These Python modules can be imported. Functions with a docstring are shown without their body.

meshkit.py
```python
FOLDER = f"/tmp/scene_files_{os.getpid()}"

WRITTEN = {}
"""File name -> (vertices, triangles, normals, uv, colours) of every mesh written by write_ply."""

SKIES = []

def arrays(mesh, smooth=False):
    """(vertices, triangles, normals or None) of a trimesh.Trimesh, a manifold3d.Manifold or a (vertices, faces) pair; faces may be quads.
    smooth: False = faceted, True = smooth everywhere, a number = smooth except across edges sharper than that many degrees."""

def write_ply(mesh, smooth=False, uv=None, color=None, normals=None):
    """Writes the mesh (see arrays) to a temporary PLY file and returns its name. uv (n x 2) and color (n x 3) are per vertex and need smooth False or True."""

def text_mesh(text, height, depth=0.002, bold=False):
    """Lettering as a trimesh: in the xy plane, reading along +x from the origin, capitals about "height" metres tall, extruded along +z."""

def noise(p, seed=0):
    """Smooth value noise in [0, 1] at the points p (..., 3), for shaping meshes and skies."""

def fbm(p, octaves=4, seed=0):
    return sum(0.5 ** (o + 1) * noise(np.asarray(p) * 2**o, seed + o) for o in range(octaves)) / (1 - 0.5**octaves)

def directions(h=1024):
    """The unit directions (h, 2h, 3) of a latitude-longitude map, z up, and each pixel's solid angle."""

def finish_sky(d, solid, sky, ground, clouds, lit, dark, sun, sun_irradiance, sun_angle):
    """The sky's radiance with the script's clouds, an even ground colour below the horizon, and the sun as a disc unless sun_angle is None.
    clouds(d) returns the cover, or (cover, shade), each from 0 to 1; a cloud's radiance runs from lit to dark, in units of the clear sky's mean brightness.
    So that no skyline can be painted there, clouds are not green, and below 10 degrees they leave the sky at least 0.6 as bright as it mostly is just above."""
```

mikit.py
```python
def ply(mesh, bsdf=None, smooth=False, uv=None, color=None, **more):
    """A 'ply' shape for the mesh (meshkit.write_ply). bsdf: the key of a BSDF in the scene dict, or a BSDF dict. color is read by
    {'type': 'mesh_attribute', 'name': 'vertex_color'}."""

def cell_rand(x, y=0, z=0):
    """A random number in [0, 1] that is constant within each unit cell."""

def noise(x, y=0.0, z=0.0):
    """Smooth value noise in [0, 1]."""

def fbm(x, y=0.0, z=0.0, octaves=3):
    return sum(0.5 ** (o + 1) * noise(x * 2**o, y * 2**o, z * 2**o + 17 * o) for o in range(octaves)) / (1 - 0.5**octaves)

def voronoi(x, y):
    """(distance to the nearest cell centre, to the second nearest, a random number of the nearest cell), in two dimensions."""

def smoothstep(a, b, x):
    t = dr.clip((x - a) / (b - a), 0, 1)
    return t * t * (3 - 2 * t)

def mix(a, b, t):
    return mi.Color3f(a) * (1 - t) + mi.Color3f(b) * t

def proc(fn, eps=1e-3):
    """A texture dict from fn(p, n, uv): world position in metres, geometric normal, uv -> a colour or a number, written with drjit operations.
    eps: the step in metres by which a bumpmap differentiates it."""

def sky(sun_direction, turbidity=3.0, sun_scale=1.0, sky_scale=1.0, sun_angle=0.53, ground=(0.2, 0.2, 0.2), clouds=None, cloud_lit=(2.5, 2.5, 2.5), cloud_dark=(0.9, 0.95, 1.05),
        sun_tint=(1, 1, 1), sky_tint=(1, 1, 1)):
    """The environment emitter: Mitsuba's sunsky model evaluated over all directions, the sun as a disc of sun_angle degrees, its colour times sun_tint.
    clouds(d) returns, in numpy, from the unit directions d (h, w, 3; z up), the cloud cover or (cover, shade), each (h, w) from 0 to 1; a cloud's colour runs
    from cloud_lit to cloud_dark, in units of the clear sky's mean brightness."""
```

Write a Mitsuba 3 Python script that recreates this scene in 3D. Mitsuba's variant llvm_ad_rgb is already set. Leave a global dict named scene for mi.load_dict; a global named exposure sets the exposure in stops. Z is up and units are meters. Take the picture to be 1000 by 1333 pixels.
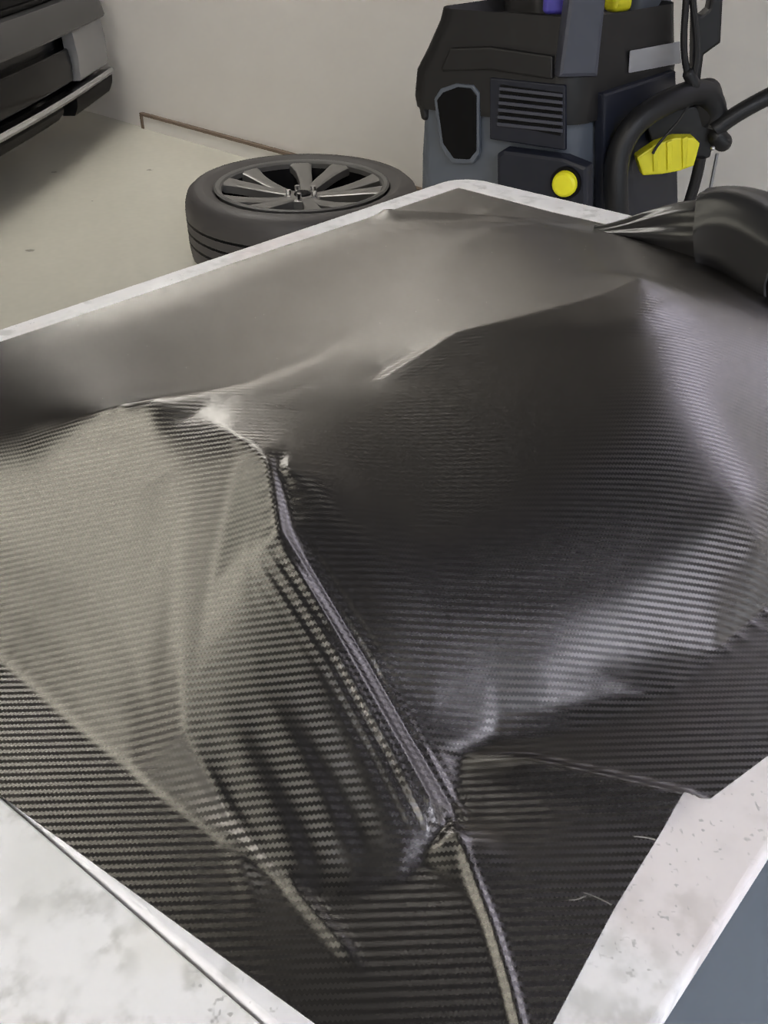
import math, numpy as np, trimesh, manifold3d, mitsuba as mi, mikit, drjit as dr
from scipy.spatial import Delaunay
from scipy.interpolate import LinearNDInterpolator
from scipy.ndimage import gaussian_filter
import shapely, shapely.geometry as sg
from mikit import proc, noise, fbm, cell_rand, smoothstep, mix, voronoi
T = mi.ScalarTransform4f
scene, labels = {}, {}

# ------------------------------------------------------------------ camera, light, exposure
CAM_H, CAM_F, CAM_P = 1.10, 1150.0, math.radians(36.5)
FWD = np.array([0, math.cos(CAM_P), -math.sin(CAM_P)])
UP = np.array([0, math.sin(CAM_P), math.cos(CAM_P)])
scene['camera'] = {'type': 'perspective', 'fov': math.degrees(2 * math.atan(500 / CAM_F)), 'fov_axis': 'x', 'near_clip': 0.02, 'far_clip': 100.0,
                   'to_world': T().look_at(origin=[0, 0, CAM_H], target=(np.array([0, 0, CAM_H]) + FWD).tolist(), up=[0, 0, 1])}
scene['sky'] = mikit.sky((0.35, -0.5, 0.6), turbidity=4.0, sun_scale=0.0, sky_scale=4.0)
SKY_KEY = 'sky'
exposure = 0.45
PANEL_WARM, PANEL_COOL, PANEL_DIM, PANEL_WALL = (23.0, 21.8, 19.4), (23.0, 23.6, 26.5), (1.6, 1.52, 1.26), (13.5, 13.0, 11.9)  # radiance of the added, unseen ceiling panels
PANEL_RIGHT = (2.7, 2.65, 3.1)  # added ceiling panel on the right, for the lavender sheen
ADDED_GLOW = (1.15, 1.1, 1.38)  # glow of the added window in the rear wall

TZ = 0.75                                     # height of the table top
WA = np.array([0.731, -0.682, 0.0]); WA /= np.linalg.norm(WA)      # along the back wall
WB = np.array([-WA[1], WA[0], 0.0])                                # towards the back wall
WALL_B = 2.66


def at(px, py, z):
    d = FWD + np.array([1, 0, 0]) * (px - 500) / CAM_F - UP * (py - 666.5) / CAM_F
    return np.array([0, 0, CAM_H]) + d * ((z - CAM_H) / d[2])


def aty(px, py, y):
    d = FWD + np.array([1, 0, 0]) * (px - 500) / CAM_F - UP * (py - 666.5) / CAM_F
    return np.array([0, 0, CAM_H]) + d * (y / d[1])


def W(a, b, z=0.0):
    """a point from its place along the wall, towards the wall, and height"""
    return WA * a + WB * b + np.array([0, 0, z])


# ------------------------------------------------------------------ helpers
def numbered(name):
    k, n = name, 0
    while k in labels or k in scene or any(s.startswith(k + '__') for s in scene):
        n += 1
        k = f'{name}_{n:03d}'
    return k


def thing(name, label, cat, group=None):
    k = numbered(name)
    labels[k] = {'label': label, 'category': cat}
    if group: labels[k]['group'] = group
    return k


def part(parent, name, mesh, bsdf, smooth=30, label=None, **more):
    base = f'{parent}__{name}' if parent else name
    k, n = base, 0
    while k in scene:
        n += 1
        k = f'{base}_{n:03d}'
    scene[k] = mesh if isinstance(mesh, dict) else mikit.ply(mesh, bsdf, smooth=smooth, **more)
    if label: labels[k] = {'label': label}
    return k


def struct(name, mesh, bsdf, label=None, smooth=30):
    scene[name] = mikit.ply(mesh, bsdf, smooth=smooth)
    labels[name] = {'kind': 'structure'}
    if label: labels[name]['label'] = label


def man(m):
    r = m.to_mesh()
    return trimesh.Trimesh(r.vert_properties[:, :3], r.tri_verts, process=False)


def rbox(sx, sy, sz, r=0.004, seg=12):
    """a box with rounded edges, centred"""
    s = manifold3d.Manifold.sphere(r, seg)
    r2 = r
    pts = [s.translate([x * (sx / 2 - r2), y * (sy / 2 - r2), z * (sz / 2 - r2)]) for x in (-1, 1) for y in (-1, 1) for z in (-1, 1)]
    return man(manifold3d.Manifold.batch_hull(pts))


def hull(spheres, seg=20):
    return man(manifold3d.Manifold.batch_hull([manifold3d.Manifold.sphere(r, seg).translate(list(map(float, p))) for p, r in spheres]))


def frame(mesh, o, ex, ey, ez):
    m = np.eye(4); m[:3, 0], m[:3, 1], m[:3, 2], m[:3, 3] = ex, ey, ez, o
    mesh = mesh.copy(); mesh.apply_transform(m); return mesh


def move(mesh, o, rz=0.0):
    c, s = math.cos(rz), math.sin(rz)
    return frame(mesh, o, [c, s, 0], [-s, c, 0], [0, 0, 1])


def spline(pts, n=60):
    pts = np.asarray(pts, float)
    t = np.r_[0, np.cumsum(np.linalg.norm(np.diff(pts, axis=0), axis=1))]
    from scipy.interpolate import CubicSpline, PchipInterpolator
    f = CubicSpline(t, pts) if len(pts) > 2 else PchipInterpolator(t, pts)
    return f(np.linspace(0, t[-1], n))


def tube(pts, r, n=60, seg=14, smooth=True):
    """a tube with rounded ends along points; r a number or one radius per point"""
    c = spline(pts, n) if smooth else np.asarray(pts, float)
    n = len(c)
    if np.ndim(r):
        s = np.linspace(0, 1, len(r)); r = np.interp(np.linspace(0, 1, n), s, r)
    r = np.full(n, float(r)) if np.ndim(r) == 0 else np.asarray(r, float)
    tan = np.gradient(c, axis=0); tan /= np.linalg.norm(tan, axis=1, keepdims=True)
    up = np.array([0, 0, 1.0]) if abs(tan[0, 2]) < 0.9 else np.array([1.0, 0, 0])
    a = np.cross(tan[0], up); a /= np.linalg.norm(a)
    rings = []
    th = np.arange(seg) / seg * 2 * np.pi
    for i in range(n):
        a = a - tan[i] * (a @ tan[i]); a /= np.linalg.norm(a)
        b = np.cross(tan[i], a)
        rings.append(c[i] + r[i] * (np.cos(th)[:, None] * a + np.sin(th)[:, None] * b))
    v = np.vstack(rings + [c[:1], c[-1:]])
    f = []
    for i in range(n - 1):
        for j in range(seg):
            k = (j + 1) % seg
            f += [[i * seg + j, i * seg + k, (i + 1) * seg + k], [i * seg + j, (i + 1) * seg + k, (i + 1) * seg + j]]
    for j in range(seg):
        k = (j + 1) % seg
        f += [[n * seg, k, j], [n * seg + 1, (n - 1) * seg + j, (n - 1) * seg + k]]
    return trimesh.Trimesh(v, f, process=False)


def lathe(prof, seg=64):
    return trimesh.creation.revolve(np.asarray(prof, float), sections=seg)


def slab(poly, z0, z1, bev=0.0, mx=4):
    """a plate with this outline (x, y) between two heights, its upper rim rounded"""
    if not isinstance(poly, sg.Polygon): poly = sg.Polygon(poly)
    rings = [(poly, z0), (poly, z1 - bev)]
    if bev:
        for k in range(1, mx + 1):
            a = k / mx * math.pi / 2
            rings.append((poly.buffer(-bev * (1 - math.cos(a)), join_style=1), z1 - bev + bev * math.sin(a)))
    N = max(160, 0)
    v, f = [], []
    p0 = None
    for q, z in rings:
        n = N
        c = np.asarray(poly.exterior.coords)[:-1]
        L = q.exterior
        # the same parameter on each ring: nearest point of the ring to the outer outline's samples
        s = [poly.exterior.interpolate(i / n, normalized=True) for i in range(n)]
        extra = [sg.Point(p) for p in c]
        s = sorted(s + extra, key=lambda p: poly.exterior.project(p))
        pts = [L.interpolate(L.project(p)) for p in s]
        v.append(np.array([[p.x, p.y, z] for p in pts]))
    m = len(v[0])
    V = np.vstack(v)
    for i in range(len(v) - 1):
        for j in range(m):
            k = (j + 1) % m
            f += [[i * m + j, i * m + k, (i + 1) * m + k], [i * m + j, (i + 1) * m + k, (i + 1) * m + j]]
    for i, flip in ((0, True), (len(v) - 1, False)):
        pv = v[i]
        tv, tf = trimesh.creation.triangulate_polygon(sg.Polygon(pv[:, :2]).buffer(0), engine='earcut')
        o = len(V); V = np.vstack([V, np.c_[tv, np.full(len(tv), pv[0, 2])]])
        f += [[o + a, o + c, o + b] if flip else [o + a, o + b, o + c] for a, b, c in tf]
    t = trimesh.Trimesh(V, f, process=False)
    if poly.exterior.is_ccw is False: t.invert()
    return t


def prism(poly, h, chamfer=0.0):
    """outline in x, y extruded along z from 0 to h (its front rim chamfered)"""
    p = poly if isinstance(poly, sg.Polygon) else sg.Polygon(poly)
    return slab(sg.polygon.orient(p), 0, h, chamfer, 2)


cat = trimesh.util.concatenate


# ------------------------------------------------------------------ materials
def pr(color, rough=0.5, **k):
    c = color if isinstance(color, dict) else {'type': 'rgb', 'value': list(color)}
    return {'type': 'twosided', 'bsdf': {'type': 'principled', 'base_color': c, 'roughness': rough, **k}}


def f_wall(p, n, uv):
    a = fbm(p.x * 1.3, p.y * 1.3, p.z * 1.3)
    b = fbm(p.x * 9, p.y * 9, p.z * 9)
    return mix((0.66, 0.63, 0.60), (0.72, 0.70, 0.68), a * 0.7 + b * 0.3)


# dark specks on the floor: place and size
SPECKS = [(float(at(*q, 0)[0]), float(at(*q, 0)[1]), r) for q, r in (((70, 224), .018), ((195, 221), .017), ((38, 326), .020), ((120, 262), .008), ((20, 290), .008))]


def f_floor(p, n, uv):
    a = fbm(p.x * 2, p.y * 2)
    speck = mi.Float(0)
    for x, y, r in SPECKS:
        d = dr.sqrt(dr.square(p.x - x) + dr.square(p.y - y)) + 0.012 * noise(p.x * 90, p.y * 90)
        speck = dr.maximum(speck, 1 - smoothstep(r * 0.7, r * 1.3, d))
    fine = noise(p.x * 60, p.y * 60)
    c = mix((0.47, 0.46, 0.405), (0.53, 0.51, 0.45), a * 0.7 + fine * 0.3)
    return mix(c, (0.18, 0.17, 0.15), speck * 0.7)


def f_table(p, n, uv):
    a = fbm(p.x * 11, p.y * 11, 0, 4)
    b = fbm(p.x * 100 + 9, p.y * 100, 0, 4)
    s = smoothstep(0.35, 0.75, b) * smoothstep(0.32, 0.75, fbm(p.x * 40 + 3, p.y * 40 + 8, 0, 3))
    pink = smoothstep(0.55, 0.7, fbm(p.x * 8 + 31, p.y * 8 + 5, 0, 2))
    c = mix((0.80, 0.795, 0.795), (0.89, 0.885, 0.89), smoothstep(0.3, 0.65, a))
    c = mix(c, (0.52, 0.52, 0.50), s * 0.7)
    c = mix(c, (0.75, 0.66, 0.65), pink * 0.45)
    fine = smoothstep(0.72, 0.9, fbm(p.x * 420, p.y * 420, 0, 2)) * smoothstep(0.5, 0.7, noise(p.x * 20 + 3, p.y * 20))
    return mix(c, (0.36, 0.36, 0.35), fine * 0.6)


def f_board(p, n, uv):
    a = fbm(p.x * 14, p.y * 14, 0, 3)
    b = fbm(p.x * 120 + 9, p.y * 120, 0, 4)
    c = mix((0.80, 0.80, 0.77), (0.91, 0.91, 0.90), smoothstep(0.3, 0.65, a))
    c = mix(c, (0.52, 0.52, 0.49), smoothstep(0.35, 0.75, b) * smoothstep(0.30, 0.75, fbm(p.x * 55 + 7, p.y * 55 + 1, 0, 3)) * 0.85)
    c = mix(c, (0.74, 0.71, 0.56), smoothstep(0.50, 0.7, fbm(p.x * 11 + 4, p.y * 11 + 2, 0, 2)) * 0.4)
    fine = smoothstep(0.70, 0.9, fbm(p.x * 380, p.y * 380, 0, 2)) * smoothstep(0.45, 0.7, noise(p.x * 18 + 3, p.y * 18))
    return mix(c, (0.33, 0.33, 0.31), fine * 0.7)


YARN = 0.0014


def f_twill(p, n, uv):
    i, j = dr.floor(uv.x / YARN), dr.floor(uv.y / YARN)
    k = i + j
    m = k - 4 * dr.floor(k / 4)
    return dr.select(m < 1.5, 1.0, 0.0)


def conductor(au, av, c):
    return {'type': 'roughconductor', 'eta': 2.2, 'k': 1.7, 'distribution': 'beckmann', 'alpha_u': au, 'alpha_v': av, 'specular_reflectance': {'type': 'rgb', 'value': c}}


FILM_C = [0.98, 0.95, 0.93]
scene['film_mat'] = {'type': 'twosided', 'bsdf': {'type': 'blendbsdf', 'weight': 0.3,
    'a': {'type': 'blendbsdf', 'weight': proc(f_twill), 'a': conductor(0.09, 0.28, FILM_C), 'b': conductor(0.28, 0.09, FILM_C)},
    'b': {'type': 'roughplastic', 'alpha': 0.06, 'int_ior': 1.6, 'diffuse_reflectance': {'type': 'rgb', 'value': [0.02, 0.019, 0.02]}}}}
scene['mark_mat'] = pr((0.09, 0.08, 0.075), 0.6)
scene['film_plain'] = pr((0.018, 0.018, 0.019), 0.3, specular=0.6)
scene['slab_mat'] = pr((0.15, 0.18, 0.22), 0.7)  # tone of the added slab, darker and bluer than the floor
scene['wall_mat'] = pr(proc(f_wall), 0.75, specular=0.3)
scene['floor_surface'] = pr(proc(f_floor), 0.32, specular=0.5)
scene['table_mat'] = pr(proc(f_table), 0.45, specular=0.4)
scene['board_mat'] = pr(proc(f_board), 0.45, specular=0.4)
scene['ceiling_mat'] = pr((0.07, 0.07, 0.07), 0.9)
scene['white_mat'] = pr((0.72, 0.70, 0.67), 0.5)
scene['brown_mat'] = pr((0.16, 0.12, 0.09), 0.6)
scene['steel_mat'] = pr((0.35, 0.36, 0.38), 0.35, metallic=1.0)
scene['tyre_mat'] = pr((0.055, 0.051, 0.052), 0.5, specular=0.5)
scene['rim_mat'] = pr((0.20, 0.195, 0.19), 0.33, metallic=0.5, specular=0.6)
scene['rim_lip_mat'] = pr((0.10, 0.098, 0.096), 0.5)
scene['black_mat'] = pr((0.004, 0.004, 0.0045), 0.5, specular=0.12)
scene['chrome_mat'] = pr((0.75, 0.75, 0.76), 0.12, metallic=1.0)
scene['paint_mat'] = pr((0.004, 0.004, 0.005), 0.15, specular=0.15)
scene['paint_sheen'] = pr((0.03, 0.03, 0.032), 0.3, clearcoat=1.0, specular=0.6)
scene['fog_mat'] = pr((0.24, 0.24, 0.25), 0.35, specular=0.6)
scene['vac_black'] = pr((0.012, 0.0115, 0.012), 0.42, specular=0.35)
scene['vac_navy'] = pr((0.011, 0.013, 0.022), 0.4, specular=0.35)
scene['vac_pillar'] = pr((0.045, 0.048, 0.065), 0.4, specular=0.5)
scene['vac_grey'] = pr((0.085, 0.098, 0.12), 0.45)
scene['yellow_mat'] = pr((0.85, 0.80, 0.02), 0.4)
scene['yellow_dull'] = pr((0.72, 0.66, 0.02), 0.45)
scene['blue_mat'] = pr((0.06, 0.05, 0.32), 0.4)
scene['label_mat'] = pr((0.30, 0.30, 0.31), 0.4)
scene['hose_mat'] = pr((0.011, 0.011, 0.012), 0.45, specular=0.35)
scene['line_mat'] = pr((0.20, 0.19, 0.18), 0.5)

# ------------------------------------------------------------------ the room
A0, A1, B0, CZ = -7.0, 3.6, -3.2, 2.75


def boxm(a0, a1, b0, b1, z0, z1):
    m = trimesh.creation.box((a1 - a0, b1 - b0, z1 - z0))
    return frame(m, W((a0 + a1) / 2, (b0 + b1) / 2, (z0 + z1) / 2), WA, WB, [0, 0, 1])


struct('floor', boxm(A0 - .1, A1 + 3, B0 - .1, WALL_B + .1, -0.1, 0.0), 'floor_surface', 'pale beige grey coated concrete floor with a few dark specks')
struct('ceiling', boxm(A0 - .1, A1 + .1, B0 - .1, WALL_B + .1, CZ, CZ + .1), 'ceiling_mat')
struct('wall_back', boxm(A0 - .1, A1 + .1, WALL_B, WALL_B + .1, 0, CZ), 'wall_mat', 'off-white painted wall behind the wheel and the vacuum')
struct('wall_left', boxm(A0 - .1, A0, B0, WALL_B, 0, CZ), 'wall_mat')
struct('wall_front', boxm(A0 - .1, A1 + .1, B0 - .1, B0, 0, CZ), 'wall_mat')
# the unseen right wall has an opening added to let cool daylight in: piers and a lintel
struct('wall_right', cat([boxm(A1, A1 + .1, B0, -2.6, 0, CZ), boxm(A1, A1 + .1, 1.6, WALL_B, 0, CZ), boxm(A1, A1 + .1, -2.6, 1.6, 2.2, CZ)]), 'wall_mat')
a_start = float(at(161, 153, 0.07)[:3] @ WA)
struct('baseboard_back', boxm(a_start, A1, WALL_B - 0.014, WALL_B, 0.0, 0.062), 'white_mat', 'low off-white baseboard with a brown top edge')
struct('trim_1', cat([boxm(a_start - .012, A1, WALL_B - 0.022, WALL_B, 0.062, 0.074), boxm(a_start - .016, a_start, WALL_B - 0.022, WALL_B, 0, 0.074)]), 'brown_mat', 'thin brown strip along the top of the baseboard')

# a glowing window added out of view, for the lavender sheen on the film
wa0, wa1, wz0, wz1 = -.65, 1.05, 1.55, 2.2
scene['added_window_1'] = mikit.ply(boxm(wa0, wa1, WALL_B - .012, WALL_B - .004, wz0, wz1), 'white_mat', smooth=False, emitter={'type': 'area', 'radiance': {'type': 'rgb', 'value': list(ADDED_GLOW)}})
labels['added_window_1'] = {'kind': 'structure', 'label': 'added glowing window, unseen, for the lavender sheen on the film'}
part('added_window_1', 'added_frame', cat([boxm(wa0 - .05, wa1 + .05, WALL_B - .03, WALL_B, z0_, z0_ + .05) for z0_ in (wz0 - .05, wz1)] + [boxm(a_, a_ + .05, WALL_B - .03, WALL_B, wz0 - .05, wz1 + .05) for a_ in (wa0 - .05, wa1)]), 'white_mat')


# ceiling lamps added out of view to shape the light on film and walls
def lamp(x, y, sx, sy, power, label):
    k = thing('added_lamp', label, 'lamp')
    o = np.array([x, y, 0])
    part(k, 'housing', frame(rbox(sx + .06, sy + .06, .05, .01), o + [0, 0, CZ - .026], WA, WB, [0, 0, 1]), 'white_mat')
    q = trimesh.creation.box((sx, sy, .012))
    part(k, 'diffuser', frame(q, o + [0, 0, CZ - .058], WA, WB, [0, 0, 1]), 'white_mat', smooth=False,
         emitter={'type': 'area', 'radiance': {'type': 'rgb', 'value': list(power)}})


lamp(-1.9, 0.95, 1.3, 1.5, PANEL_DIM, 'added wide dim ceiling panel, unseen, giving the left film slope its beige sheen')
lamp(-1.2, -2.3, 1.5, .5, PANEL_WARM, 'added unseen warm white ceiling lamp behind the left of the table')
lamp(1.2, -2.3, 1.5, .5, PANEL_COOL, 'added unseen cool white ceiling lamp behind the right of the table')
lamp(-1.2, 3.8, 1.5, .4, PANEL_WALL, 'added unseen white ceiling lamp that brightens the rear wall')
lamp(2.25, -.85, 1.5, .5, PANEL_RIGHT, 'added unseen ceiling lamp giving the right film bulge its lavender sheen')

# ------------------------------------------------------------------ the table: two white boards on trestles
def line_x(p, d, q, e):
    m = np.array([[d[0], -e[0]], [d[1], -e[1]]]); s = np.linalg.solve(m, (q - p)[:2])
    return p[:2] + d[:2] * s[0]


e1a, e1b = at(0, 428, TZ), at(560, 242, TZ)        # left rear edge
e2a, e2b = at(640, 237, TZ), at(840, 284, TZ)      # right rear edge
e3a, e3b = at(1000, 1108, TZ), at(856, 1333, TZ)   # right front edge
e4a, e4b = at(60, 1083, TZ), at(350, 1333, TZ)     # the seam
c12 = line_x(e1a, e1b - e1a, e2a, e2b - e2a)
c23 = line_x(e2a, e2b - e2a, e3a, e3b - e3a)
c34 = line_x(e3a, e3b - e3a, e4a, e4b - e4a)
c41 = line_x(e4a, e4b - e4a, e1a, e1b - e1a)
main_poly = sg.Polygon([c12, c41, c34, c23]).buffer(-0.045, join_style=2).buffer(0.045, join_style=1, quad_segs=10)
# the seam's corners stay nearly square
sq = sg.Polygon([c41, c34, c34 + (c23 - c34) * .3, c41 + (c12 - c41) * .3])
main_poly = sg.polygon.orient(main_poly.union(sq.buffer(-.004).buffer(.004)).buffer(0))
n4 = (c34 - c41); n4 = np.array([n4[1], -n4[0]]) / np.linalg.norm(n4)
if n4 @ (c12 - c41) > 0: n4 = -n4
u4 = (c34 - c41) / np.linalg.norm(c34 - c41)
gap = 0.0014
front_poly = sg.Polygon([c41 + n4 * gap, c34 + n4 * gap, c34 + n4 * 0.42, c41 + n4 * 0.42])
front_poly = sg.polygon.orient(front_poly.buffer(-.004).buffer(.004))
THK = 0.022
tb = thing('work_table', 'white worn work table carrying the carbon fibre film', 'table')
part(tb, 'tabletop', slab(main_poly, TZ - THK, TZ, 0.003), 'table_mat', smooth=40)
part(tb, 'front_board', slab(front_poly, TZ - THK, TZ - 0.0005, 0.001), 'board_mat', smooth=40, label='stained white board in front of the seam')
for s in (0.16, 0.84):
    for t_, pl_ in ((0.15, 0), (0.85, 0)):
        q0 = c41 + (c34 - c41) * t_ + ((c12 - c41) * s)
        part(tb, 'leg', tube([[q0[0], q0[1], 0], [q0[0], q0[1], TZ - THK]], 0.014, n=2, smooth=False), 'steel_mat')
for t_ in (0.15, 0.85):
    q0 = c41 + (c34 - c41) * t_ + n4 * .34
    part(tb, 'leg', tube([[q0[0], q0[1], 0], [q0[0], q0[1], TZ - THK]], 0.014, n=2, smooth=False), 'steel_mat')

# ------------------------------------------------------------------ the film
# ridges, valleys and contact lines of the film: (x, y in the photograph, height in centimetres), one polyline each
FEAT = {
    'contact_left': [(-120, 770, 0), (0, 857, 0), (100, 945, 0), (250, 1068, 0), (400, 1165, 0), (465, 1250, 0)],
    'contact_tip': [(465, 1250, 0), (520, 1150, 0), (575, 1092, 0), (590, 1045, 0.0), (600, 985, 0)],
    'contact_right': [(600, 985, 0), (640, 962, 0.0), (700, 958, 0.0), (760, 948, 0.0), (830, 922, 0), (890, 887, 0), (930, 852, 0), (1000, 788, 0), (1100, 700, 0)],
    'lip_right': [(612, 962, .3), (650, 932, .5), (720, 925, .35), (800, 910, .15)],
    'crest_left': [(190, 515, 8.0), (255, 540, 7.4), (320, 572, 7.6)],
    'spur_left': [(190, 515, 8.0), (100, 545, 6.6), (0, 575, 5.4), (-120, 614, 4.2)],
    'spur_tip': [(190, 515, 8.0), (140, 532, 6.9)],
    'ruling_d': [(190, 515, 8.0), (240, 945, 1.7)],
    'face_left': [(312, 572, 7.6), (240, 945, 1.7), (400, 1165, 0)],
    'ruling_a': [(190, 515, 8.0), (0, 857, 0)],
    'ruling_b': [(190, 515, 8.0), (100, 945, 0)],
    'ruling_c': [(190, 515, 8.0), (170, 1000, 0)],
    'main_ridge': [(320, 572, 7.6), (350, 600, 7.6), (365, 690, 6.6), (450, 850, 3.9), (520, 970, 2.0), (580, 1080, .6)],
    'main_valley': [(362, 606, 7.2), (382, 693, 6.0), (468, 850, 3.0), (534, 968, 1.0), (586, 1055, .15)],
    'far_ridge': [(190, 515, 8.0), (290, 508, 7.6), (400, 478, 7.0), (490, 420, 6.4), (530, 368, 5.9), (580, 325, 5.4), (640, 297, 4.8), (700, 290, 3.8)],
    'second_ridge': [(500, 484, 7.0), (540, 460, 7.4), (600, 432, 8.2), (700, 407, 8.9), (780, 385, 9.4), (832, 362, 9.6)],
    'hollow': [(350, 590, 7.5), (430, 562, 7.1), (470, 515, 7.0), (500, 484, 7.0)],
    'band': [(350, 600, 7.6), (450, 650, 6.6), (560, 720, 5.2), (700, 810, 2.9), (760, 866, 1.2)],
    'right_ridge': [(832, 362, 9.6), (880, 460, 8.8), (940, 580, 6.8), (985, 690, 3.6)],
    'right_spur': [(832, 362, 9.6), (930, 390, 7.6), (1060, 440, 5.0)],
    'far_saddle': [(700, 290, 3.8), (780, 310, 5.0), (832, 362, 9.6)],
    'contact_far': [(-120, 505, 0), (0, 462, 0), (130, 430, 0), (250, 394, 0), (350, 350, 0.3), (480, 302, 0.1), (600, 292, 0.1), (690, 291, .9)],
    'flap': [(478, 274, 0), (505, 272, .7), (600, 277, .5), (690, 285, 0)],
    'flap_foot': [(480, 276, 0.0), (505, 275.2, 0), (600, 280, 0), (690, 288, .6)],
}


def to_world(f):
    out = []
    w = [at(x, y, TZ + z / 100) for x, y, z in f]
    for a, b in zip(w[:-1], w[1:]):
        n = max(2, int(np.linalg.norm(b - a) / 0.012))
        out += [a + (b - a) * i / n for i in range(n)]
    return out + [w[-1]]


# outline of the film on the table plane
o_left_far = at(0, 441, TZ); o_corner = at(597, 245, TZ)
dirL = (at(0, 441, TZ) - at(470, 277, TZ)); dirL /= np.linalg.norm(dirL)
fb_, fa_, fc_, fd_ = at(890, 1036, TZ), at(720, 1333, TZ), at(925, 1040, TZ), at(1000, 984, TZ)
fe_, ff_ = at(410, 1333, TZ), at(0, 1036, TZ)
mid_ = at(800, 1183, TZ)
d5 = fa_ - fb_; d6 = fe_ - ff_
tipf = line_x(fb_, d5, ff_, d6)
left_front = line_x(ff_, d6, o_left_far, dirL)
roll_l, roll_r = at(795, 297, TZ), at(1010, 350, TZ)
far_right = fd_ + (fd_ - fc_) * 7.5
film_poly = sg.Polygon([p[:2] for p in (o_corner, roll_l, roll_r, far_right, fd_, fc_, at(908, 1041, TZ), fb_, mid_, fa_)] + [tipf, left_front[:2]])
film_poly = sg.polygon.orient(film_poly.buffer(0))

G = 0.0015
x0, y0, x1, y1 = film_poly.bounds
gx, gy = np.arange(x0 - .02, x1 + .02, G), np.arange(y0 - .02, y1 + .02, G)
XX, YY = np.meshgrid(gx, gy)
P = np.array([p for f in FEAT.values() for p in to_world(f)])
ring = np.array([[p.x, p.y, TZ] for p in (film_poly.exterior.interpolate(t, normalized=True) for t in np.linspace(0, 1, 220))])
keep = np.array([sg.Point(q[:2]).distance(sg.MultiPoint(P[:, :2])) > 0.012 for q in ring])
rx = np.array([q[0] for q in ring])
P = np.vstack([P, ring[keep]])
P = np.vstack([P, [[x, y, TZ] for x in (x0 - .1, x1 + .1) for y in (y0 - .1, y1 + .1)]])
_, ui = np.unique(np.round(P[:, :2], 4), axis=0, return_index=True)
P = P[ui]
Z = LinearNDInterpolator(Delaunay(P[:, :2]), P[:, 2] - TZ)(XX, YY)
Z = np.nan_to_num(Z)


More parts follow.
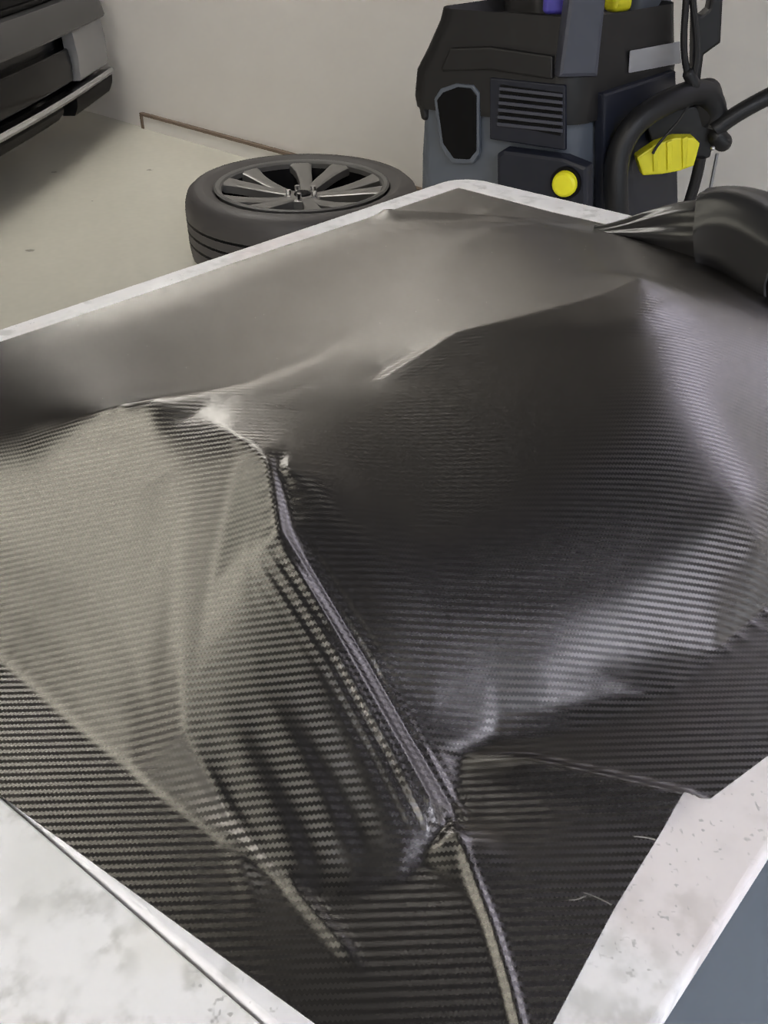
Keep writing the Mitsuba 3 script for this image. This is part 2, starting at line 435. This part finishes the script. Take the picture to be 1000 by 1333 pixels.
def near(polys, r):
    """1 near the polylines, falling to 0 at distance r"""
    pts = np.array([p[:2] for f in polys for p in to_world(f)])
    from scipy.spatial import cKDTree
    d, _ = cKDTree(pts).query(np.c_[XX.ravel(), YY.ravel()])
    return np.clip(1 - d.reshape(XX.shape) / r, 0, 1)


def dist(names):
    """distance of every grid point from these features"""
    from scipy.spatial import cKDTree
    pts = np.array([p[:2] for k in names for p in to_world(FEAT[k])])
    return cKDTree(pts).query(np.c_[XX.ravel(), YY.ravel()])[0].reshape(XX.shape)


def sstep(a, b, x):
    q = np.clip((x - a) / (b - a), 0, 1)
    return q * q * (3 - 2 * q)


CREASES = ['crest_left', 'spur_tip', 'second_ridge', 'far_ridge', 'contact_left', 'contact_right', 'contact_tip', 'main_ridge', 'main_valley', 'flap', 'flap_foot', 'lip_right', 'face_left']
Zs, Zm, Zl, Zx = (gaussian_filter(Z, q / G) for q in (0.0018, 0.006, 0.016, 0.030))
dc = dist(CREASES)
# sharp at the creases, rounder and rounder away from them
Zf = Zs + (Zm - Zs) * sstep(.004, .016, dc)
Zf = Zf + (Zl - Zf) * sstep(.014, .035, dc)
Zf = Zf + (Zx - Zf) * sstep(.030, .060, dc)
wk = sstep(0, .02, dist(['far_ridge'])) 
Zf = Zf * wk + Zm * (1 - wk)


def along(poly):
    """for every grid point: signed distance to the polyline (left of it positive) and the share of its length at the nearest point"""
    w = np.array(to_world(poly))[:, :2]
    L = np.r_[0, np.cumsum(np.linalg.norm(np.diff(w, axis=0), axis=1))]
    lo, hi = w.min(0) - .09, w.max(0) + .09
    c = slice(*np.searchsorted(gx, (lo[0], hi[0]))); r_ = slice(*np.searchsorted(gy, (lo[1], hi[1])))
    X, Y = XX[r_, c], YY[r_, c]
    best, side, tt = np.full(X.shape, 9.0), np.ones(X.shape), np.zeros(X.shape)
    for i in range(len(w) - 1):
        d = w[i + 1] - w[i]; l = np.linalg.norm(d); d = d / l
        q = np.clip((X - w[i, 0]) * d[0] + (Y - w[i, 1]) * d[1], 0, l)
        ex, ey = X - w[i, 0] - q * d[0], Y - w[i, 1] - q * d[1]
        r = np.hypot(ex, ey)
        m = r < best
        best[m], tt[m] = r[m], ((L[i] + q) / L[-1])[m]
        side[m] = np.sign(d[0] * ey - d[1] * ex)[m]
    D, TT = np.full(XX.shape, 9.0), np.zeros(XX.shape)
    D[r_, c], TT[r_, c] = best * side, tt
    return D, TT


def bump(poly, width, height, left=1.0, right=1.0):
    """a narrow fold along the polyline"""
    d, t = along(poly)
    w = np.where(d > 0, width * left, width * right)
    return height * np.exp(-(d / w) ** 2) * np.clip(t * 3.5, 0, 1) * np.clip((1 - t) * 12 + .25, 0, 1)


# the pinched fold running to the near edge, the fold above the notch, the small fold at the foot of the left slope
Zf = Zf + bump([(583, 1055, .4), (612, 1130, .3), (640, 1200, .3), (662, 1270, .3), (680, 1340, .3), (700, 1420, .3)], 0.0022, 0.0022)
Zf = Zf + bump([(600, 978, .6), (690, 986, .6), (800, 1012, .5), (915, 1042, .4)], 0.004, 0.0045, 1.0, 3.0)
Zf = Zf + bump([(232, 958, .8), (300, 1060, .5), (380, 1150, .3), (465, 1250, .2)], 0.0028, 0.0016)
# wrinkles beside the main ridge
d, t = along([(350, 690, 6.6), (458, 850, 3.9), (526, 970, 2.0), (584, 1085, .6)])
win = sstep(0.0, 0.15, t) * sstep(1.0, 0.9, t) * np.exp(-(d / 0.016) ** 4)
Zf = Zf + 0.0009 * np.cos(d * 2 * np.pi / 0.0064) * win
win2 = sstep(0.30, 0.6, t) * sstep(1.0, 0.85, t) * np.exp(-((d + 0.05) / 0.042) ** 4)
Zf = Zf + 0.0007 * np.cos(d * 2 * np.pi / 0.021 + 0.6) * win2
Zf = np.maximum(Zf, 0)

FILM_T = 0.0006


def film_mesh():
    inside = shapely.contains_xy(film_poly, XX, YY)
    # snap the cells next to the outline onto it
    m = inside
    idx = -np.ones(XX.shape, int)
    cell = m[:-1, :-1] | m[1:, :-1] | m[:-1, 1:] | m[1:, 1:]
    use = np.zeros_like(m); use[:-1, :-1] |= cell; use[1:, :-1] |= cell; use[:-1, 1:] |= cell; use[1:, 1:] |= cell
    X2, Y2 = XX.copy(), YY.copy()
    for r, c in zip(*np.nonzero(use & ~m)):
        q = film_poly.exterior.interpolate(film_poly.exterior.project(sg.Point(XX[r, c], YY[r, c])))
        X2[r, c], Y2[r, c] = q.x, q.y
    idx[use] = np.arange(use.sum())
    V = np.c_[X2[use], Y2[use], TZ + FILM_T + Zf[use]]
    r, c = np.nonzero(cell)
    a, b, d, e = idx[r, c], idx[r, c + 1], idx[r + 1, c + 1], idx[r + 1, c]
    F = np.vstack([np.c_[a, b, d], np.c_[a, d, e]])
    area = np.linalg.norm(np.cross(V[F[:, 1]] - V[F[:, 0]], V[F[:, 2]] - V[F[:, 0]]), axis=1)
    F = F[area > 1e-9]
    # a thin rim down to the table
    ed = np.sort(np.vstack([F[:, [0, 1]], F[:, [1, 2]], F[:, [2, 0]]]), axis=1)
    de = np.vstack([F[:, [0, 1]], F[:, [1, 2]], F[:, [2, 0]]])
    _, inv, cnt = np.unique(ed, axis=0, return_inverse=True, return_counts=True)
    be = de[cnt[inv.ravel()] == 1]
    bv = np.unique(be); n0, nb = len(V), len(bv)
    top = {int(q): n0 + i for i, q in enumerate(bv)}
    low = V[bv].copy(); low[:, 2] -= FILM_T * .9
    Fb = [[top[int(q1)], top[int(q0)], top[int(q0)] + nb] for q0, q1 in be] + [[top[int(q1)], top[int(q0)] + nb, top[int(q1)] + nb] for q0, q1 in be]
    return np.vstack([V, V[bv], low]), np.vstack([F, np.array(Fb)])


V, F = film_mesh()
YA = np.array([math.cos(math.radians(47)), math.sin(math.radians(47))]); YB = np.array([-YA[1], YA[0]])
slope_v = (V[:, 1] + 0.25 * (V[:, 2] - TZ))
uvs = np.c_[V[:, 0] * YA[0] + slope_v * YA[1], V[:, 0] * YB[0] + slope_v * YB[1]]
fl = thing('vinyl_film', 'glossy black carbon fibre vinyl film sheet draped in peaks over the table', 'film')
part(fl, 'sheet', (V, F), 'film_mat', smooth=True, uv=uvs)

# pale scuffs, a few specks and faint printed characters lying on the film
def stroke(pts, w):
    return tube([at(x, y, TZ + FILM_T + .0002 + z) for x, y, z in pts], w, n=24, seg=6)


part(fl, 'scuff', stroke([(706, 1161, .0), (725, 1169, .0), (748, 1172, .0), (762, 1166, .0)], .0005), 'line_mat', label='pale curved scuff')
part(fl, 'scuff', stroke([(742, 1158, .0), (765, 1164, 0), (796, 1178, .0)], .0004), 'line_mat', label='pale curved scuff')
part(fl, 'scuff', stroke([(826, 1089, .0), (840, 1090, .0), (853, 1093, 0)], .0004), 'line_mat')
part(fl, 'scuff', stroke([(716, 1101, .0), (726, 1100, .0), (734, 1101, 0)], .0004), 'line_mat')
rng = np.random.default_rng(5)
marks = []
for i in range(13):
    y_ = 908 + i * 5.4
    for x_, w_ in ((957, 3.4), (963, 2.6)):
        if rng.random() < .25: continue
        o_ = at(x_ + rng.uniform(-.6, .6), y_, TZ + FILM_T + .0001)
        b_ = trimesh.creation.box((w_ * .00040, .00035, .0002)); marks.append(move(b_, o_, rng.uniform(-.5, .5)))
part(fl, 'printed_mark', cat(marks), 'mark_mat', smooth=False, label='faint small printed characters')

# ------------------------------------------------------------------ the rolled end of the film
def bundle(c, r0, r1, n=70, seg=90, seed=0, depth=.0035):
    """a bunched tube of film with lengthwise folds"""
    c = spline(c, n)
    tan = np.gradient(c, axis=0); tan /= np.linalg.norm(tan, axis=1, keepdims=True)
    th = np.arange(seg) / seg * 2 * np.pi
    s = np.linspace(0, 1, n)
    v = []
    for i in range(n):
        a = np.cross(tan[i], [0, 0, 1.0]); a /= np.linalg.norm(a); b = np.cross(a, tan[i])
        r = r0 + (r1 - r0) * sstep(0, .8, s[i])
        w = depth * (np.sin(th * 5 + seed + 1.5 * s[i]) + .6 * np.sin(th * 9 + 2 * seed - 2 * s[i])) * (1 - .6 * s[i]) * min(1, r / .02)
        rr = r + w
        v.append(c[i] + (rr * np.cos(th))[:, None] * a + (rr * np.sin(th) * .92)[:, None] * b)
    V = np.vstack(v); f = []
    for i in range(n - 1):
        for j in range(seg):
            k = (j + 1) % seg
            f += [[i * seg + j, i * seg + k, (i + 1) * seg + k], [i * seg + j, (i + 1) * seg + k, (i + 1) * seg + j]]
    # the mouth curls inwards
    last = (n - 1) * seg
    cm = c[-1]
    for q, (kk, back) in enumerate(((.93, -.001), (.86, -.012), (.80, -.05))):
        V = np.vstack([V, cm + (v[-1] - cm) * kk + tan[-1] * back])
        o = n * seg + q * seg; p = last if q == 0 else o - seg
        for j in range(seg):
            k = (j + 1) % seg
            f += [[p + j, p + k, o + k], [p + j, o + k, o + j]]
    V[:, 2] = np.maximum(V[:, 2], TZ + .0012)
    return V, np.array(f), np.c_[np.tile(th * .04, n + 3), np.r_[np.repeat(s * .2, seg), np.full(3 * seg, .2)]]


ra, rb = at(775, 304, TZ + .012), at(966, 312, TZ + .036)
v_, f_, u_ = bundle([ra, ra * .45 + rb * .55 + [0, 0, .004], rb], .008, .039, seed=.4, depth=.003)
part(fl, 'gathered_roll', (v_, f_), 'film_plain', smooth=True, label='folds gathered towards the rolled end')
v_, f_, u_ = bundle([at(925, 305, TZ + .04), at(960, 306, TZ + .046), at(992, 320, TZ + .045), at(1045, 352, TZ + .04)], .050, .046, seed=2.1, depth=.002)
part(fl, 'outer_roll', (v_, f_), 'film_plain', smooth=True)

# ------------------------------------------------------------------ the wheel lying on the floor
WR, WH = 0.385, 0.25
wc = at(393, 236, WH); wc[2] = 0
wh = thing('spare_wheel', 'black alloy car wheel with its tyre lying flat on the floor by the white wall', 'wheel')
ri = WR * 0.735
prof = [(ri, .02), (ri + .02, .008), (WR - .05, .0), (WR - .02, .012), (WR - .004, .035), (WR, .07), (WR, WH - .07), (WR - .003, WH - .045), (WR - .012, WH - .02), (WR - .03, WH - .005),
        (WR - .055, WH), (ri + .035, WH - .004), (ri + .012, WH - .012), (ri, WH - .022), (ri - .004, WH - .05), (ri - .004, .05), (ri, .02)]
tm = lathe(prof, 96); part(wh, 'tyre', move(tm, wc), 'tyre_mat', smooth=35)
for k, z in enumerate((WH * .36, WH * .5, WH * .64)):
    part(f'{wh}__tyre', 'groove', move(lathe([(WR - .006, z - .005), (WR + .0006, z - .004), (WR + .0006, z + .004), (WR - .006, z + .005)], 72), wc), 'black_mat')
part(wh, 'barrel', move(lathe([(ri - .016, WH - .03), (ri - .03, WH - .1), (ri - .04, .05), (ri, .03), (ri - .006, .06), (ri - .008, WH - .04), (ri - .016, WH - .03)], 96), wc), 'black_mat', smooth=35)
rimp = [(ri - .004, WH - .02), (ri + .004, WH - .008), (ri - .002, WH - .004), (ri - .014, WH - .007), (ri - .020, WH - .014), (ri - .020, WH - .03), (ri - .008, WH - .03), (ri - .004, WH - .02)]
part(wh, 'rim', move(lathe(rimp, 96), wc), 'rim_lip_mat', smooth=35)
part(wh, 'brake_side', move(lathe([(0, .035), (ri - .035, .035), (ri - .035, .05), (0, .05)], 48), wc), 'black_mat')
ROT = math.radians(8)
for k in range(5):
    for s_ in (-1, 1):
        a0 = ROT + k * 2 * math.pi / 5 + s_ * .10
        a1 = ROT + k * 2 * math.pi / 5 + s_ * .27
        pts = []
        for q in np.linspace(0, 1, 9):
            r = .045 + (ri - .020 - .045) * q
            ang = a0 + (a1 - a0) * q
            z = WH - .042 + .030 * q ** 1.4
            w = .016 + .015 * q + (.008 * max(0, q - .8) / .2)
            pts.append((r, ang, z, w))
        V_, f2 = [], []
        for r, ang, z, w in pts:
            c_, n_ = np.array([math.cos(ang), math.sin(ang)]), np.array([-math.sin(ang), math.cos(ang)])
            for dw, dz in ((-1, -.03), (-1, -.006), (-.72, 0), (.72, 0), (1, -.006), (1, -.03)):
                V_.append([*(c_ * r + n_ * w * dw), z + dz])
        for i in range(8):
            for j in range(6):
                f2.append([i * 6 + j, i * 6 + (j + 1) % 6, (i + 1) * 6 + (j + 1) % 6]); f2.append([i * 6 + j, (i + 1) * 6 + (j + 1) % 6, (i + 1) * 6 + j])
        for j in range(1, 5): f2.append([0, j + 1, j]); f2.append([48, 48 + j, 48 + j + 1])
        m = trimesh.Trimesh(np.array(V_), f2, process=False)
        trimesh.repair.fix_normals(m)
        part(wh, 'spoke', move(m, wc), 'rim_mat', smooth=35)
part(wh, 'hub', move(lathe([(0, WH - .04), (.050, WH - .042), (.062, WH - .048), (.066, WH - .075), (.066, WH - .12), (0, WH - .12)], 48), wc), 'rim_mat')
part(wh, 'centre_cap', move(lathe([(0, WH - .032), (.022, WH - .034), (.028, WH - .038), (.028, WH - .05), (0, WH - .06)], 40), wc), 'black_mat')
for k in range(5):
    an = ROT + (k + .5) * 2 * math.pi / 5
    m = trimesh.creation.cylinder(.0085, .022, sections=6)
    part(wh, 'lug_nut', move(m, wc + [.046 * math.cos(an), .046 * math.sin(an), WH - .036]), 'chrome_mat', smooth=False)
an = ROT + 2.2
part(wh, 'valve', tube([wc + [(ri - .03) * math.cos(an), (ri - .03) * math.sin(an), WH - .05], wc + [(ri - .05) * math.cos(an), (ri - .05) * math.sin(an), WH - .02]], .004, n=4), 'chrome_mat')

# ------------------------------------------------------------------ the car behind
p1, p2 = at(100, 118, .28), at(10, 170, .28)
CF = p2 - p1; CF[2] = 0; CF /= np.linalg.norm(CF)                      # along the front of the car, away from the wall
CN = np.array([-CF[1], CF[0], 0])                                        # the way the car faces
co = p1 - CF * .62; co[2] = 0
car = thing('car', 'glossy black car at the left with a chrome strip along its bumper', 'car')


def shellbar(z0, z1, out0, out1, x0, x1, rc, thick=.06, xa=None, xb=None):
    """a bar of the car's nose that bends round the corner: z range, how far it stands out below and above, from x0 (corner side) to x1"""
    # outline in (along, out): the side, a rounded corner, the front
    pts = [np.array([x0, -.75])] + [np.array([x0 + rc - rc * math.cos(a), -rc + rc * math.sin(a)]) for a in np.linspace(0, math.pi / 2, 14)] + \
          [np.array([x, 0.03 * math.sin((x - x0 - rc) / (x1 - x0 - rc) * math.pi)]) for x in np.linspace(x0 + rc, x1, 60)[1:]]
    pts = np.array(pts)
    if xa is not None: pts = pts[(pts[:, 0] >= xa) & (pts[:, 1] > -rc)]
    if xb is not None: pts = pts[pts[:, 0] <= xb]
    tg = np.gradient(pts, axis=0); tg /= np.linalg.norm(tg, axis=1, keepdims=True)
    nr = np.c_[-tg[:, 1], tg[:, 0]]
    prof = [(out0 - thick, z0), (out0 - .006, z0), (out0, z0 + .008), ((out0 + out1) / 2 + .006, (z0 + z1) / 2), (out1, z1 - .008), (out1 - .006, z1), (out1 - thick, z1)]
    V_, f2 = [], []
    for p, m in zip(pts, nr):
        for o_, z in prof:
            q = p + m * o_
            V_.append(co + CF * q[0] + CN * q[1] + np.array([0, 0, z]))
    K = len(prof)
    for i in range(len(pts) - 1):
        for j in range(K):
            k = (j + 1) % K
            f2 += [[i * K + j, i * K + k, (i + 1) * K + k], [i * K + j, (i + 1) * K + k, (i + 1) * K + j]]
    for e in (0, len(pts) - 1):
        for j in range(1, K - 1): f2.append([e * K, e * K + j, e * K + j + 1])
    m = trimesh.Trimesh(np.array(V_), f2, process=False); trimesh.repair.fix_normals(m)
    return m


RC = .16
part(car, 'body', shellbar(.20, 1.2, -.09, -.12, .02, 1.9, RC, .5), 'paint_mat', smooth=40)
part(car, 'front_lip', shellbar(.185, .262, -.03, -.012, .0, 1.9, RC, .06, 0.0, .67), 'black_mat', smooth=40)
part(car, 'lower_valance', shellbar(.20, .252, -.045, -.02, .0, 1.9, RC, .06, .78, 2), 'black_mat', smooth=40)
part(car, 'chrome_strip', shellbar(.262, .288, -.002, -.006, -.005, 1.9, RC, .05), 'chrome_mat', smooth=40, label='polished chrome strip')
part(car, 'fog_panel', shellbar(.305, .50, -.022, -.022, .0, 1.9, RC, .05, .05, .55), 'fog_mat', smooth=40, label='grey panel at the bumper corner')
part(car, 'corner_vent', shellbar(.33, .49, -.018, -.018, .0, 1.9, RC, .05, .008, .075), 'black_mat', smooth=40)
part(car, 'bumper_centre', shellbar(.31, .44, -.045, -.045, .0, 1.9, RC, .05, .57, 2), 'paint_mat', smooth=40)
part(car, 'bumper_upper', shellbar(.505, .615, .0, -.03, .0, 1.9, RC), 'paint_sheen', smooth=40)
part(car, 'grille', shellbar(.64, .80, -.07, -.10, .0, 1.9, RC), 'black_mat', smooth=40)

# ------------------------------------------------------------------ the vacuum cleaner
vc = aty(748, 130, 1.83); vc[2] = 0
EL, ER = np.array([-.875, .485, 0]), np.array([.72, .694, 0])         # along its two visible sides, away from the near corner
NL, NR = np.array([.485, .875, 0]), np.array([-.694, .72, 0])         # into the machine from either side
vac = thing('vacuum_cleaner', 'black wet and dry vacuum cleaner with yellow knob and hose behind the table', 'vacuum cleaner')


def hit(px, py, o, n):
    d = FWD + np.array([1, 0, 0]) * (px - 500) / CAM_F - UP * (py - 666.5) / CAM_F
    c = np.array([0, 0, CAM_H])
    return c + d * (((o - c) @ n) / (d @ n))


def side(pts, which, off=0.0):
    """points of the photograph on the left (L) or right (R) side of the machine, as (along, height)"""
    e, n = (EL, NL) if which == 'L' else (ER, NR)
    return [((q - vc) @ e, q[2]) for q in (hit(x, y, vc - n * off, n) for x, y in pts)]


def panel(name, pts, which, thick, bsdf, off=0.0, ch=.003, rnd=0.0, parent=None, label=None):
    """a panel on that side, standing out from it by off + thick"""
    e, n = (EL, NL) if which == 'L' else (ER, NR)
    pg = sg.Polygon(side(pts, which, off))
    if rnd: pg = pg.buffer(-rnd).buffer(2 * rnd).buffer(-rnd)
    m = prism(pg, thick, ch)
    m = frame(m, vc - n * off, e, [0, 0, 1], -n)
    trimesh.repair.fix_normals(m)
    return part(parent or vac, name, m, bsdf, smooth=35, label=label)


def zat(px, py):
    return hit(px, py, vc, np.array([0, 1.0, 0]))[2]


def loft(levels, rad=.05, seg=8):
    """a rounded box body: (height, left extent, right extent, inset of the near sides)"""
    V_, f2 = [], []
    for z, sl, sr, ins in levels:
        q = sg.box(ins + rad, ins + rad, sl - rad, sr - rad).buffer(rad, quad_segs=seg)
        c = np.array(sg.polygon.orient(q).exterior.coords)[:-1]
        k = np.argmin(c[:, 0] + c[:, 1]); c = np.roll(c, -k, axis=0)
        V_.append(vc + c[:, :1] * EL + c[:, 1:] * ER + np.array([0, 0, z]))
    n = len(V_[0]); L = len(V_)
    for i in range(L - 1):
        for j in range(n):
            k = (j + 1) % n
            f2 += [[i * n + j, i * n + k, (i + 1) * n + k], [i * n + j, (i + 1) * n + k, (i + 1) * n + j]]
    V2 = np.vstack(V_ + [V_[0].mean(0)[None], V_[-1].mean(0)[None]])
    for j in range(n):
        k = (j + 1) % n
        f2 += [[L * n, k, j], [L * n + 1, (L - 1) * n + j, (L - 1) * n + k]]
    m = trimesh.Trimesh(V2, f2, process=False); trimesh.repair.fix_normals(m)
    return m


zr = zat(748, 18)                      # rim of the tray on top
zh = zat(748, 150)                     # where the head meets the tank
SL, SR = .345, .36
part(vac, 'tank', loft([(.07, SL - .03, SR - .02, .02), (.09, SL, SR, .006), (zh - .12, SL + .005, SR, .004), (zh + .06, SL, SR, .006)]), 'vac_grey')
part(vac, 'head', loft([(zh - .02, SL + .012, SR + .01, -.008), (zh, SL + .016, SR + .012, -.010), (zh + .05, SL + .012, SR + .01, -.010), (zh + .09, SL - .008, SR, -.006), (zr - .03, SL - .03, SR - .01, .0), (zr - .008, SL - .034, SR - .014, .002), (zr - .03, SL - .046, SR - .03, .014)]), 'vac_black')
part(vac, 'rear_housing', loft([(zr - .05, SL - .03, SR - .01, .20), (zr + .06, SL - .045, SR - .02, .21), (zr + .09, SL - .06, SR - .04, .23)], .03), 'vac_black')
for k_, (a_, b_) in enumerate(((.06, .06), (SL - .06, .06), (.06, SR - .06), (SL - .06, SR - .06))):
    c_ = vc + EL * a_ + ER * b_
    ca = part(vac, 'castor', frame(trimesh.creation.cylinder(.034, .022, sections=28), c_ + [0, 0, .034], [0, 0, 1], [0, 1, 0], [1, 0, 0]), 'vac_black')
    part(ca, 'stem', tube([c_ + [0, 0, .04], c_ + [0, 0, .085]], .011, n=2, smooth=False), 'steel_mat')
# the near corner's upright
cp = vc - (EL + ER) * .002
zb = zat(748, 98)
pil = cat([])if 0 else None
pm = prism(sg.Polygon([(-.036, .0), (.036, .0), (.030, zr + .10 - zb), (-.030, zr + .10 - zb)]).buffer(.006).buffer(-.003), .032, .008)
ed_ = (ER - EL) / np.linalg.norm(ER - EL); nd_ = np.cross(ed_, [0, 0, 1.0])
if nd_[1] > 0: nd_ = -nd_
pm = frame(pm, vc + [0, 0, zb] - nd_ * .030 + nd_ * .006, ed_, [0, 0, 1], nd_); trimesh.repair.fix_normals(pm)
part(vac, 'upright', pm, 'vac_pillar', smooth=35)
# left side: upper cover, pocket, louvre, lower box with the knob
panel('upper_cover', [(588, 62), (640, 60), (722, 72), (722, 103), (640, 90), (575, 92)], 'L', .010, 'vac_black', .006, .004, .004)
panel('pocket', [(567, 128), (575, 115), (595, 108), (618, 110), (626, 120), (626, 200), (618, 212), (590, 212), (575, 190)], 'L', .008, 'vac_grey', .006, .003, .004, label='grey rim of the pocket')
panel('hollow', [(570, 130), (578, 120), (597, 113), (614, 115), (621, 124), (621, 196), (612, 207), (592, 206), (578, 186)], 'L', .004, 'black_mat', .0125, .001, .004)
lv = panel('louvre_frame', [(640, 100), (738, 110), (738, 195), (640, 180)], 'L', .010, 'vac_navy', .004, .003, .003)
panel('recess', [(652, 110), (733, 121), (730, 177), (648, 160)], 'L', .0012, 'black_mat', .0138, 0, 0, parent=lv)
for k_ in range(6):
    y_ = 116.5 + k_ * 9.2
    panel('slat', [(651 - k_ * .6, y_ - 3.6), (733, y_ + 5.6), (733, y_ + 10), (651 - k_ * .6, y_ + .8)], 'L', .004, 'vac_pillar', .0148, .001, 0, parent=lv)
panel('lower_box', [(655, 196), (664, 190), (742, 200), (772, 212), (772, 280), (655, 262)], 'L', .035, 'vac_navy', .004, .008, .004)
kq = hit(737, 238, vc - NL * .04, NL)
kb = part(vac, 'knob_seat', frame(trimesh.creation.cylinder(.031, .01, sections=40), kq, EL, [0, 0, 1], -NL), 'black_mat')
kn = lathe([(0, .02), (.019, .019), (.0235, .015), (.025, .008), (.025, 0), (0, 0)], 40)
part(vac, 'knob', frame(kn, kq, EL, [0, 0, 1], -NL) if np.cross(EL, [0, 0, 1]) @ -NL > 0 else frame(kn, kq, -EL, [0, 0, 1], -NL), 'yellow_mat', label='bright yellow round knob')
cq = hit(549, 140, vc + EL * SL, np.array([0, 1.0, 0]))
part(vac, 'side_latch', hull([(cq + [0, 0, .016], .008), (cq + [.008, 0, -.016], .009), (cq + [.03, .01, .0], .01)]), 'vac_black')
# right side: label, hose, clip, handle, cords
panel('label', [(820, 66), (884, 54), (886, 82), (818, 95)], 'R', .002, 'label_mat', .010, .0004, .002, label='grey label')
panel('lower_cover', [(775, 120), (870, 90), (875, 300), (775, 320)], 'R', .02, 'vac_navy', .003, .006, .004)


def px3(pts, y):
    return [hit(x, yy, np.array([0, y, 0]), np.array([0, 1.0, 0])) for x, yy in pts]


hose_pts = [hit(x, yy, np.array([0, Y, 0]), np.array([0, 1.0, 0])) for x, yy, Y in ((806, 400, 1.86), (806, 300, 1.86), (802, 240, 1.86), (806, 200, 1.87), (824, 165, 1.88), (855, 140, 1.90), (890, 124, 1.93), (918, 122, 1.96), (930, 140, 1.97), (926, 168, 1.97))]
part(vac, 'hose', tube(hose_pts, .024, n=80, seg=20), 'hose_mat')
hm = part(vac, 'hose_end', hull([(p, .030) for p in px3([(920, 122), (928, 150)], 1.98)] + [(p, .026) for p in px3([(905, 160)], 1.99)]), 'vac_black')


def plate(name, pts, y, depth, bsdf, ch=.004, rnd=.003, parent=None, label=None):
    """a solid piece whose front faces the room at that distance"""
    pg = sg.Polygon([(q[0], q[2]) for q in px3(pts, y)])
    if rnd: pg = pg.buffer(-rnd).buffer(2 * rnd).buffer(-rnd)
    m = frame(prism(pg, depth, ch), [0, y + depth, 0], [1, 0, 0], [0, 0, 1], [0, -1, 0]); trimesh.repair.fix_normals(m)
    return part(parent or vac, name, m, bsdf, smooth=35, label=label)


plate('holder', [(838, 150), (905, 138), (935, 165), (925, 205), (900, 215), (850, 190)], 1.96, .05, 'vac_black')
yc = plate('yellow_clip', [(829, 205), (839, 198), (856, 187), (880, 179), (904, 179), (912, 187), (904, 216), (885, 223), (863, 227), (837, 229)], 1.93, .03, 'yellow_dull', label='yellow ribbed clip')
for x_ in (850, 868, 888):
    plate('rib', [(x_, 190 - (x_ - 850) * .25), (x_ + 8, 187 - (x_ - 850) * .25), (x_ + 7, 222 - (x_ - 850) * .12), (x_ + 1, 224 - (x_ - 850) * .12)], 1.925, .01, 'yellow_dull', .002, .001, parent=yc)
plate('grip_handle', [(904, 14), (914, 20), (923, 12), (926, 0), (926, -50), (904, -50), (904, -70), (942, -70), (942, 0), (939, 56), (917, 72), (912, 112), (902, 112)], 2.02, .03, 'vac_black', .006)
part(vac, 'power_cord', tube(px3([(892, -60), (892, 20), (891, 70), (897, 100)], 1.93), .0065, n=30, seg=10), 'hose_mat')
part(vac, 'power_cord', tube(px3([(904, -60), (904, 20), (907, 60), (903, 100)], 1.93), .0065, n=30, seg=10), 'hose_mat')
part(vac, 'cord_tie', hull([(p, .012) for p in px3([(897, 97), (904, 110)], 1.93)]), 'hose_mat')
part(vac, 'thin_cord', tube(px3([(902, 108), (897, 135), (880, 162), (862, 182), (850, 200)], 1.92), .003, n=40, seg=8), 'hose_mat')
part(vac, 'wand', tube(px3([(930, 170), (948, 156), (1000, 126), (1080, 80)], 1.95), .017, n=20, seg=16), 'hose_mat')
part(vac, 'wand_joint', hull([(p, .019) for p in px3([(941, 185), (934, 178)], 1.95)]), 'vac_black')
part(vac, 'joint_pin', hull([(p, .005) for p in px3([(928, 193)], 1.925)]), 'chrome_mat')
part(vac, 'strap', tube(px3([(912, 205), (903, 245), (888, 290), (870, 350)], 1.95), .012, n=20, seg=12), 'hose_mat')
part(vac, 'rod', tube(px3([(934, 200), (924, 250), (905, 350)], 1.97), .0035, n=12, seg=10), 'steel_mat')
# things in the tray
tq = vc + EL * .13 + ER * .07 + [0, 0, zr - .028]
part(vac, 'tray_latch', move(rbox(.05, .03, .05, .008), hit(726, -2, vc + NL * .03, NL)), 'blue_mat', label='blue latch')
part(vac, 'tray_cap', move(rbox(.05, .035, .05, .01), hit(806, -4, vc + NR * .05, NR), .6), 'yellow_dull', label='yellow cap')
part(vac, 'tray_lid', move(rbox(.12, .03, .07, .012), hit(850, -8, vc + NR * .06, NR), .77), 'vac_grey')

# ------------------------------------------------------------------ thin slab added beside the table, darker and bluer than the floor
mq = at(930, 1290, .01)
mt = thing('floor_surface', 'thin blue-grey slab added on the floor beside the right edge of the table', 'mat')
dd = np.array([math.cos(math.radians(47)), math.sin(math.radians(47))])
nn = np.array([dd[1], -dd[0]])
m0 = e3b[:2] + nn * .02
part(mt, 'sheet', slab(sg.polygon.orient(sg.Polygon([m0 - dd * .5 - nn * .35, m0 + dd * 1.3 - nn * .35, m0 + dd * 1.3 + nn * .55, m0 - dd * .5 + nn * .55]).buffer(-.03).buffer(.03)), 0.0, .008, .003), 'slab_mat')
